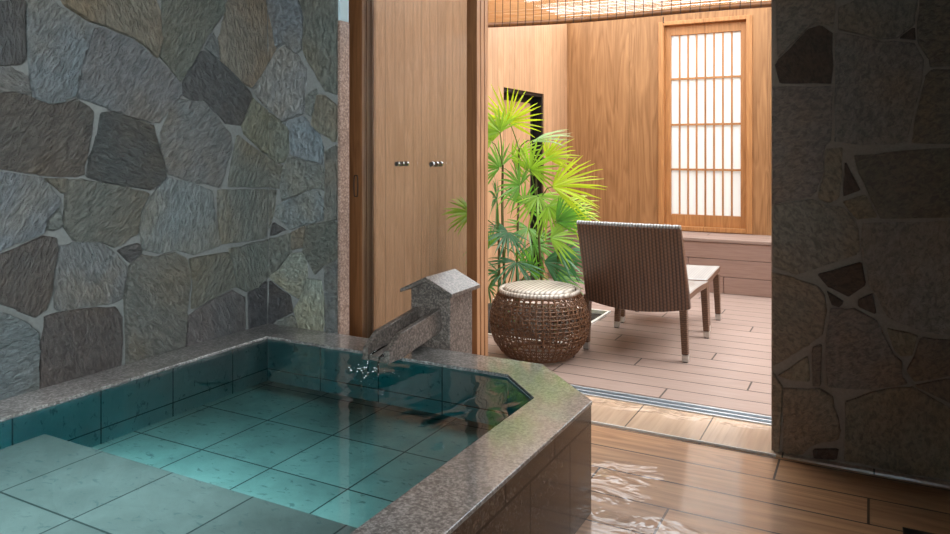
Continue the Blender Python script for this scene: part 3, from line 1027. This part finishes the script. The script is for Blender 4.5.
r = MB(); ring(r, outer, inner, RZ - 0.012, RZ); tubpart(r, 'rim', M['rim'], 0.002)
def shrink(p, k):
    cx, cy = -1.68, 1.36
    return [(x + (k if x < cx else -k), y + (k if y < cy else -k)) for x, y in p]
r = MB(); ring(r, shrink(outer, 0.003), [(x + (-0.05 if x < -1.68 else 0.05), y + (-0.05 if y < 1.36 else 0.05)) for x, y in inner], 0.0, RZ - 0.0122)
tubpart(r, 'outer_wall', M['tub_side'])
BF = 0.172
r = MB(); ring(r, [(x + (-0.048 if x < -1.68 else 0.048), y + (-0.048 if y < 1.36 else 0.048)) for x, y in inner], inner, 0.02, RZ - 0.0125)
tubpart(r, 'basin_wall', M['basin_wall'])
r = MB(); r.hexa([(x, y, 0.02) for x, y in inner], [(x, y, BF) for x, y in inner]); tubpart(r, 'basin_floor', M['basin_floor'])
SZ = 0.276
r = MB(); r.box(ix0, ix1, iy0, 1.455, BF, SZ)
tubpart(r, 'step', M['step_tile'], 0.004)

# water
WZ = RZ - 0.012
e_ = 0.0015
wi = [(ix0 + e_, iy0 + e_), (ix1 - e_, iy0 + e_), (ix1 - e_, iy1 - ci - e_), (ix1 - ci - e_, iy1 - e_), (ix0 + e_, iy1 - e_)]
wm = MB()
wm.hexa([(x, y, BF - 0.002) for x, y in wi], [(x, y, WZ) for x, y in wi], 1)
wm.m[1] = 0
tag(wm.build('bath_water', M['water']), 'clear teal water filling the granite soaking tub', 'water', kind='stuff')

# ------------------------------------------------------------------ granite spout
sp = tag(empty('water_spout', (-1.642, 2.757, 0)), 'granite water spout with a gabled cap and sloping trough at the tub edge', 'spout')
MB().box(-0.097, 0.097, -0.097, 0.10, 0, 0.605).build('post', M['spout_stone'], sp, bevel=0.004)
rf = MB()
g0, g1 = -0.135, 0.115
pr = [(-0.128, 0.592), (0.0, 0.648), (0.128, 0.592), (0.128, 0.608), (0.0, 0.668), (-0.128, 0.608)]
rf.hexa([(x, g0, z) for x, z in reversed(pr)], [(x, g1, z) for x, z in reversed(pr)])
rf.build('roof_cap', M['spout_stone'], sp, bevel=0.002)
MB().hexa([(-0.097, -0.097, 0.605), (0.097, -0.097, 0.605), (0.0, -0.097, 0.648)], [(-0.097, 0.10, 0.605), (0.097, 0.10, 0.605), (0.0, 0.10, 0.648)]).build('gable', M['spout_stone'], sp)
prof = [(-0.097, 0.532), (-0.395, 0.494), (-0.472, 0.445), (-0.474, 0.398), (-0.39, 0.396), (-0.097, 0.436)]
for x0, x1 in ((0.028, 0.053), (-0.072, -0.047)):
    m = MB(); m.hexa([(x0, y, z) for y, z in prof], [(x1, y, z) for y, z in prof]); m.build('trough_side', M['spout_stone'], sp, bevel=0.003)
pf = [(-0.097, 0.462), (-0.468, 0.418), (-0.468, 0.400), (-0.39, 0.398), (-0.097, 0.440)]
m = MB(); m.hexa([(-0.047, y, z) for y, z in pf], [(0.028, y, z) for y, z in pf]); m.build('trough_floor', M['spout_stone'], sp)

def clear_water():
    t = NT('running_water')
    gl = t.n('ShaderNodeBsdfGlossy'); gl.inputs['Roughness'].default_value = 0.05
    tr = t.n('ShaderNodeBsdfTransparent'); tr.inputs[0].default_value = (0.95, 0.98, 0.98, 1)
    fr = t.n('ShaderNodeFresnel'); fr.inputs['IOR'].default_value = 1.4
    mx = t.n('ShaderNodeMixShader')
    t.l(t.math('ADD', fr.outputs[0], 0.08, clamp=True), mx.inputs[0]); t.l(tr.outputs[0], mx.inputs[1]); t.l(gl.outputs[0], mx.inputs[2])
    t.l(mx.outputs[0], t.out.inputs[0])
    return t.mat
M['stream'] = clear_water()
st = MB()
for x in (-1.676, -1.628):
    st.tube([(x, 2.40, 0.434), (x, 2.30, 0.424), (x, 2.275, 0.418), (x + 0.004, 2.262, 0.40), (x + 0.006, 2.258, 0.352)], [0.002, 0.004, 0.004, 0.0035, 0.003], 8)
tag(st.build('running_water', M['stream'], smooth=True), 'thin stream of water running off the granite trough', 'water', kind='stuff')
fm = MB()  # white flecks modelled for the glints where the stream lands
fr_ = random.Random(3)
for i in range(34):
    px, py = (fr_.gauss(362, 7), fr_.gauss(370, 2.4)) if i < 20 else (fr_.uniform(345, 400), fr_.uniform(366, 386))
    dx, dy = ray(px)
    d = F * (H - WZ) / (py - HOR)
    x, y = dx * d, dy * d
    if y > iy1 - 0.02: continue
    r0 = fr_.uniform(0.002, 0.005) if i < 20 else fr_.uniform(0.001, 0.002)
    fm.lathe([(r0, WZ - 0.0005), (r0 * 0.8, WZ + r0 * 0.4), (r0 * 0.3, WZ + r0 * 0.6)], 8, 0, x, y)
tag(fm.build('glint_flecks', M['glint_flecks'], smooth=True), 'white flecks modelled for the glints where the stream meets the water', 'glint_flecks', kind='stuff')

# ------------------------------------------------------------------ rattan stool
SX, SY = -1.70, 3.965
stl = tag(empty('rattan_stool', (SX, SY, 0)), 'round barrel-shaped open weave rattan stool with a pale woven top', 'stool')
PR = [(0.018, 0.196), (0.05, 0.228), (0.09, 0.257), (0.14, 0.277), (0.20, 0.286), (0.26, 0.281), (0.31, 0.267), (0.35, 0.249), (0.382, 0.228)]
def rad(z):
    for (a, ra), (b, rb) in zip(PR[:-1], PR[1:]):
        if z <= b:
            k = (z - a) / (b - a); k = max(0, min(1, k))
            return ra + (rb - ra) * k
    return PR[-1][1]
wv = MB()
NV = 46
zs = [0.018 + 0.364 * i / 14 for i in range(15)]
for k in range(NV):
    th = 2 * math.pi * k / NV
    wv.tube([((rad(z) + 0.003 * (1 if i % 2 else -1)) * math.cos(th), (rad(z) + 0.003 * (1 if i % 2 else -1)) * math.sin(th), z) for i, z in enumerate(zs)], 0.0046, 5)
for s_ in (1, -1):
    for k in range(NV):
        th0 = 2 * math.pi * (k + 0.5) / NV
        pts = []
        for i, z in enumerate(zs):
            th = th0 + s_ * 0.95 * (z - 0.018) / 0.364
            rr = rad(z) + 0.004 * (1 if (i + k) % 2 else -1) * s_
            pts.append((rr * math.cos(th), rr * math.sin(th), z))
        wv.tube(pts, 0.0027, 4)
for i in range(17):
    z = 0.026 + 0.348 * i / 16
    wv.tube([((rad(z) + 0.0035 * (1 if k % 2 else -1)) * math.cos(2 * math.pi * k / NV + 0.068), (rad(z) + 0.0035 * (1 if k % 2 else -1)) * math.sin(2 * math.pi * k / NV + 0.068), z) for k in range(NV + 1)], 0.0036, 5, cap=False)
wv.build('woven_body', M['strand'], stl, smooth=True)
tp = MB()
tp.tube([(0.226 * math.cos(2 * math.pi * k / 48), 0.226 * math.sin(2 * math.pi * k / 48), 0.386) for k in range(49)], 0.013, 8, cap=False)
tp.build('top_ring', M['rim_ring'], stl, smooth=True)
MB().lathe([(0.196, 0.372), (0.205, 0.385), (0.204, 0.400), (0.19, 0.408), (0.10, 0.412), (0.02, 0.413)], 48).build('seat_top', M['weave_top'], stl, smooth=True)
bt = MB()
bt.tube([(0.192 * math.cos(2 * math.pi * k / 48), 0.192 * math.sin(2 * math.pi * k / 48), 0.022) for k in range(49)], 0.012, 8, cap=False)
bt.build('base_ring', M['strand'], stl, smooth=True)
for k in range(4):
    th = math.radians(-70 + 90 * k)
    MB().lathe([(0.012, 0), (0.014, 0.006), (0.012, 0.016)], 12, 0, 0.19 * math.cos(th), 0.19 * math.sin(th)).build('foot', M['dark_metal'], stl)

# ------------------------------------------------------------------ lounge chair and footstool
def leg(parent, x, y, z1, x2=None, y2=None, w=0.043):
    x2 = x if x2 is None else x2; y2 = y if y2 is None else y2
    w0 = w * 0.40
    def sq(cx, cy, h, z): return [(cx - h, cy - h, z), (cx + h, cy - h, z), (cx + h, cy + h, z), (cx - h, cy + h, z)]
    kx, ky = x + (x2 - x) * 0.12, y + (y2 - y) * 0.12
    o = MB().hexa(sq(kx, ky, w0 * 1.05, 0.042), sq(x2, y2, w / 2, z1)).build('leg', M['rattan_leg'], parent, bevel=0.005)
    MB().hexa(sq(x, y, w0, 0.004), sq(kx, ky, w0 * 1.08, 0.042)).build('foot_cap', M['silver'], o, bevel=0.002)
    MB().box(x - w0 * 0.8, x + w0 * 0.8, y - w0 * 0.8, y + w0 * 0.8, 0, 0.004).build('foot_pad', M['dark_metal'], o)
    return o

CX, CYb = -1.215, 4.24
chair = tag(empty('lounge_chair', (CX, 4.55, 0)), 'armless brown woven rattan lounge chair with its back to the bath', 'chair')
hwt, hwb = 0.300, 0.308
bk = MB()
NX, NZ = 24, 12
def backpt(i, j, off):
    u = -1 + 2 * i / NX
    v = j / NZ
    zb = 0.304 - 0.034 * (1 - u * u)
    z = zb + (0.768 - zb) * v
    hw_ = hwb + (hwt - hwb) * v
    y = -0.335 - 0.135 * v ** 1.15 - 0.03 * (1 - u * u) * (1 - 0.6 * v)
    return (u * hw_ + 0.016 * (1 - v), y + off, z)
for off in (0.0, 0.04):
    for j in range(NZ + 1):
        for i in range(NX + 1):
            bk.v.append(backpt(i, j, off))
N1 = (NX + 1) * (NZ + 1)
for j in range(NZ):
    for i in range(NX):
        a = j * (NX + 1) + i
        bk.face([a, a + 1, a + NX + 2, a + NX + 1])
        bk.face([N1 + a, N1 + a + NX + 1, N1 + a + NX + 2, N1 + a + 1])
for i in range(NX):
    t_ = NZ * (NX + 1) + i
    bk.face([i, N1 + i, N1 + i + 1, i + 1]); bk.face([t_, t_ + 1, N1 + t_ + 1, N1 + t_])
for j in range(NZ):
    a, b = j * (NX + 1), (j + 1) * (NX + 1)
    bk.face([a, b, N1 + b, N1 + a]); bk.face([a + NX, N1 + a + NX, N1 + b + NX, b + NX])
bk.build('backrest', M['weave_back'], chair, smooth=False, bevel=0.006)
tpz = MB()
pp = [Vector(backpt(i, NZ, 0.02)) + Vector((0, 0, 0.004)) for i in range(NX + 1)]
tpz.tube(pp, [0.015 + 0.0015 * (i % 2) for i in range(NX + 1)], 10)
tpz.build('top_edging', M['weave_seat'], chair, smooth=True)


def seat(parent, y0, y1, hw_, zfun, name='seat', drop=0.04):
    m = MB()
    ny, nx = 14, 10
    for lay in (0, 1):
        for j in range(ny + 1):
            for i in range(nx + 1):
                y = y0 + (y1 - y0) * j / ny
                x = -hw_ + 2 * hw_ * i / nx
                m.v.append((x, y, zfun(j / ny) - 0.008 * (1 - (2 * i / nx - 1) ** 2) - lay * drop))
    n1 = (nx + 1) * (ny + 1)
    for j in range(ny):
        for i in range(nx):
            a = j * (nx + 1) + i
            m.face([a, a + 1, a + nx + 2, a + nx + 1]); m.face([n1 + a, n1 + a + nx + 1, n1 + a + nx + 2, n1 + a + 1])
    for i in range(nx):
        a = ny * (nx + 1) + i
        m.face([i, n1 + i, n1 + i + 1, i + 1]); m.face([a, a + 1, n1 + a + 1, n1 + a])
    for j in range(ny):
        a, b = j * (nx + 1), (j + 1) * (nx + 1)
        m.face([a, b, n1 + b, n1 + a]); m.face([a + nx, n1 + a + nx, n1 + b + nx, b + nx])
    for k, f in enumerate(m.f):
        if k >= 2 * nx * ny: m.m[k] = 1
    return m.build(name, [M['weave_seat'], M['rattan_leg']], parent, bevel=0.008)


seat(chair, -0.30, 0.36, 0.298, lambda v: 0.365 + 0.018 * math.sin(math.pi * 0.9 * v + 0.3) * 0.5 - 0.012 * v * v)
for sx in (-1, 1):
    leg(chair, sx * 0.295, -0.31, 0.335, sx * 0.283, -0.318)
    leg(chair, sx * 0.295, 0.30, 0.335, sx * 0.278, 0.30)

ott = tag(empty('footstool', (-1.235, 5.20, 0)), 'low brown woven rattan footstool in front of the lounge chair', 'footstool')
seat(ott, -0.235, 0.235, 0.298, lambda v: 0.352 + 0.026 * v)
for sx in (-1, 1):
    for y in (-0.19, 0.20):
        leg(ott, sx * 0.290, y, 0.325, sx * 0.275, y)

# ------------------------------------------------------------------ palm
PB = Vector((-2.22, 4.78, -0.02))
palm = tag(empty('lady_palm', PB), 'tall green fan-leaved palm growing in the bed by the pale wall', 'palm')
def rel(p): return tuple(Vector(p) - PB)
def at(px, py, Y): return Vector(on_y(px, py, Y))

canes = []
for (px, Y, ytop) in ((504, 4.50, 165), (519, 4.65, 150), (541, 4.62, 175), (496, 4.45, 205), (556, 4.55, 250)):
    dx, dy = ray(px)
    d = Y / dy
    top = at(px + random.uniform(-3, 3), ytop, Y)
    base = Vector((dx * d, Y, -0.025))
    pts = [base + (top - base) * k + Vector((math.sin(k * 4 + px) * 0.012, math.cos(k * 3 + px) * 0.012, 0)) for k in (0, .2, .4, .6, .8, 1)]
    canes.append(pts)
    MB().tube([rel(p) for p in pts], [0.010, 0.010, 0.009, 0.009, 0.008, 0.007], 8).build('stem', M['cane'], palm, smooth=True)

YG, LG, MG, DG, PG = (0.42, 0.50, 0.03), (0.26, 0.42, 0.05), (0.13, 0.30, 0.06), (0.05, 0.17, 0.07), (0.36, 0.50, 0.26)  # leaf tints with light put in: upper fronds lit, low ones shaded
lr = random.Random(21)


def frond(hub, direction, facing, R, spread, n, tint, droop=0.25, stem_from=None, width=0.017):
    """fan of narrow pleated leaflets around 'direction'; 'facing' is the normal of the fan"""
    hub = Vector(hub)
    D = Vector(direction).normalized()
    N = Vector(facing); N = (N - D * N.dot(D)).normalized()
    B = D.cross(N).normalized()
    m = MB()
    for i in range(n):
        u = -1 + 2 * i / (n - 1)
        a = math.radians(spread) * 0.5 * u + lr.uniform(-0.05, 0.05)
        L = R * (1 - 0.22 * abs(u) ** 2) * lr.uniform(0.86, 1.06)
        w = width * lr.uniform(0.75, 1.1)
        dr = D * math.cos(a) + B * math.sin(a)
        sd = (B * math.cos(a) - D * math.sin(a))
        tw = lr.uniform(-0.5, 0.5)
        sd = (sd * math.cos(tw) + N * math.sin(tw)).normalized()
        nn = dr.cross(sd).normalized()
        if nn.z < 0: nn = -nn
        f = lr.uniform(0.8, 1.2)
        col = tuple(min(1, c * f) for c in tint)
        segs = 6
        b = len(m.v)
        lift = lr.uniform(-0.06, 0.06)
        for s in range(segs + 1):
            t = s / segs
            p = hub + dr * (L * (0.03 + 0.97 * t)) + Vector((0, 0, -1)) * (droop * lr.uniform(0.85, 1.15) * L * t ** 2.3) + N * (lift * L * t)
            ww = w * (0.3 + 0.7 * min(1, t * 3.2)) * (1.0 if t < 0.6 else max(0.1, 1 - (t - 0.6) / 0.4 * 0.88))
            for q in (p - sd * ww * 0.5, p + nn * ww * 0.10, p + sd * ww * 0.5):
                m.v.append(rel(q))
        for s in range(segs):
            k = b + s * 3
            m.face([k, k + 1, k + 4, k + 3], 0, col); m.face([k + 1, k + 2, k + 5, k + 4], 0, col)
    o = m.build('frond', M['leaf'], palm, smooth=True, colors=True)
    if stem_from is not None:
        a, c = Vector(stem_from), hub
        mid = (a + c) * 0.5 + Vector((0, 0, 0.05))
        pts = [a, a * 0.56 + mid * 0.44, mid * 0.6 + c * 0.4, c]
        MB().tube([rel(p) for p in pts], [0.005, 0.0042, 0.0036, 0.003], 6).build('leaf_stalk', M['petiole'], o, smooth=True)
    return o


R_, U_, C_ = Vector((cs, sn, 0)), Vector((0, 0, 1)), Vector((sn, -cs, 0))   # to the right, up, towards the eye
def dirv(r, u, c=0.0): return R_ * r + U_ * u + C_ * c

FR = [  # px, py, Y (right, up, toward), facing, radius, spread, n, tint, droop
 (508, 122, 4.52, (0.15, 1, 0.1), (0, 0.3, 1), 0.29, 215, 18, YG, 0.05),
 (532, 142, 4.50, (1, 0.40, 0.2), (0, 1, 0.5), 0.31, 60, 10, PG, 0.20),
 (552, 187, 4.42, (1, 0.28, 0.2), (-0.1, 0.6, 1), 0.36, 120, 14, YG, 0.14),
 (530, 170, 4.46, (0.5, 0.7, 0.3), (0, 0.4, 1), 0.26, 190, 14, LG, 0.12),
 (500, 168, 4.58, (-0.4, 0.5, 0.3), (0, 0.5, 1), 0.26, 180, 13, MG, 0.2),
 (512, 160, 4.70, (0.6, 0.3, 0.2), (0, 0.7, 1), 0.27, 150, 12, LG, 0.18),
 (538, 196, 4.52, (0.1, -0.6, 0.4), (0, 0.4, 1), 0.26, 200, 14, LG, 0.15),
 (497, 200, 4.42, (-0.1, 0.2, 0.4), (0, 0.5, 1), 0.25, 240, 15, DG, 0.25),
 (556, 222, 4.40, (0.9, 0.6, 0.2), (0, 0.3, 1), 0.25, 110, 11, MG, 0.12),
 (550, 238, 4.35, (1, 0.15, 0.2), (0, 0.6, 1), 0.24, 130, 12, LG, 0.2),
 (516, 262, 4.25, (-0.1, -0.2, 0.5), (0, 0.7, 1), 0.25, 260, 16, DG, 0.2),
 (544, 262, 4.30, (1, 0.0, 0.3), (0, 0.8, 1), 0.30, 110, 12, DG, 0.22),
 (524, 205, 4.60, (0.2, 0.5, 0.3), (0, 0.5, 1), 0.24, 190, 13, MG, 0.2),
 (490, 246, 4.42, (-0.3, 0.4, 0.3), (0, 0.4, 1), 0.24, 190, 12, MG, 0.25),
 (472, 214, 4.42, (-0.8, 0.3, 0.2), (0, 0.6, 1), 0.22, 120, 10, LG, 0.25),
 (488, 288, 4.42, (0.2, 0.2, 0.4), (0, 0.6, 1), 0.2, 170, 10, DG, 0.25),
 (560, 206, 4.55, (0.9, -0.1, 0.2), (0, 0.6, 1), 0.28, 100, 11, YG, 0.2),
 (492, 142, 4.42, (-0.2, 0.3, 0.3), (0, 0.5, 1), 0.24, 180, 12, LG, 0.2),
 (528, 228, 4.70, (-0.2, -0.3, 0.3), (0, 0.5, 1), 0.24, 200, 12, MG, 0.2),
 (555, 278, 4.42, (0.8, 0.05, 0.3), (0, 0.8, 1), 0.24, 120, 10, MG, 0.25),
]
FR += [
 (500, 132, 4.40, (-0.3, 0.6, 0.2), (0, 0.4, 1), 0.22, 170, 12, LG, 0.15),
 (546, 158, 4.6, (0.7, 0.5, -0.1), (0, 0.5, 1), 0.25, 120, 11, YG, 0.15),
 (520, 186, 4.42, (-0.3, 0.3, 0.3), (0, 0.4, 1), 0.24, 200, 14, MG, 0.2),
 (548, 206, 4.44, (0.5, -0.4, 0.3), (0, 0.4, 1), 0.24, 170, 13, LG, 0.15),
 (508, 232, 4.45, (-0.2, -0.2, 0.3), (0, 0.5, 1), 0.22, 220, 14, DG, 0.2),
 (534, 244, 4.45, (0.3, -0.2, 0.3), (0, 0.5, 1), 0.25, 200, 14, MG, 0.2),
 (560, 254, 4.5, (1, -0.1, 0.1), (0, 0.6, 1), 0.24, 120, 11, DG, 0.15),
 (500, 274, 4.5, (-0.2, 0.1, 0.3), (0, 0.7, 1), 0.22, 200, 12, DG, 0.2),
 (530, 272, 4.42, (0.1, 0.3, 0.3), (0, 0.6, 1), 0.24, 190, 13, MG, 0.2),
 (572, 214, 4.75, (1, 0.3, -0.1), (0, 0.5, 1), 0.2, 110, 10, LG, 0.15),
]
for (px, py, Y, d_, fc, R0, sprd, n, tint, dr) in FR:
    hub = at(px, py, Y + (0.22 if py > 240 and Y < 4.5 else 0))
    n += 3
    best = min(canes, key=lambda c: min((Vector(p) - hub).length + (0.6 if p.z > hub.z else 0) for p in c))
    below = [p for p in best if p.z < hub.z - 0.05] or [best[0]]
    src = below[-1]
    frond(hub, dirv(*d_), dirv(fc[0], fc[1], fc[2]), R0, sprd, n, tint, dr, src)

# ------------------------------------------------------------------ bamboo blind
BYb = 5.05
bx0, bx1 = -2.62, 1.45
bl = tag(empty('bamboo_blind', ((bx0 + bx1) / 2, BYb, 2.105)), 'split bamboo blind hanging across the top of the terrace opening', 'blind')
hwid = (bx1 - bx0) / 2
def sag(x):
    px_ = (x + hwid) / (2 * hwid)
    return 0.045 * max(0.0, 1 - px_ * 1.7) - 0.010 * math.sin(px_ * math.pi * 3.2)
sl = MB()
nsl = 32
for i in range(nsl):
    z = 0.035 + i * 0.0105
    y = random.uniform(-0.002, 0.002) + 0.006 * math.sin(i * 0.5)
    sl.tube([(x, y, z + sag(x) * max(0, 1 - i / 30) + random.uniform(-0.001, 0.001)) for x in [-hwid + 2 * hwid * k / 16 for k in range(17)]], 0.0046, 5)
sl.build('slats', M['bamboo'], bl)
sl = MB()
sl.tube([(x, 0, 0.012 + sag(x)) for x in [-hwid + 2 * hwid * k / 16 for k in range(17)]], 0.019, 10)
sl.build('bottom_pole', M['bamboo_pole'], bl, smooth=True)
for k in range(64):
    x = -hwid + 0.03 + (2 * hwid - 0.06) * k / 63
    MB().tube([(x, -0.024, -0.008 + sag(x)), (x, -0.012, 0.04 + sag(x)), (x, -0.008, 0.365)], 0.0026, 5).build('cord', M['cord'], bl)
MB().box(-hwid, hwid, -0.02, 0.02, 0.365, 0.395).build('head_rail', M['bamboo_pole'], bl)
rg = MB()
xk = on_y(664, 10, BYb)[0] - (bx0 + bx1) / 2
rg.tube([(xk, -0.022, 0.0), (xk, -0.024, -0.035), (xk + 0.005, -0.024, -0.04)], 0.0035, 6)
rg.build('hook', M['dark_metal'], bl)

# ------------------------------------------------------------------ floor drain
dr = tag(empty('floor_drain', (0.29, 2.60, 0)), 'dark rectangular drain cover set in the tiled floor below the stone wall', 'drain')
MB().box(-0.20, 0.20, -0.10, 0.10, 0.0005, 0.006).build('cover', M['dark_metal'], dr, bevel=0.002)
g = MB()
for k in range(2):
    g.box(-0.185, 0.185, -0.045 - 0.022 * k, -0.037 - 0.022 * k, 0.006, 0.0085)
g.build('grate_bar', M['alu'], dr)
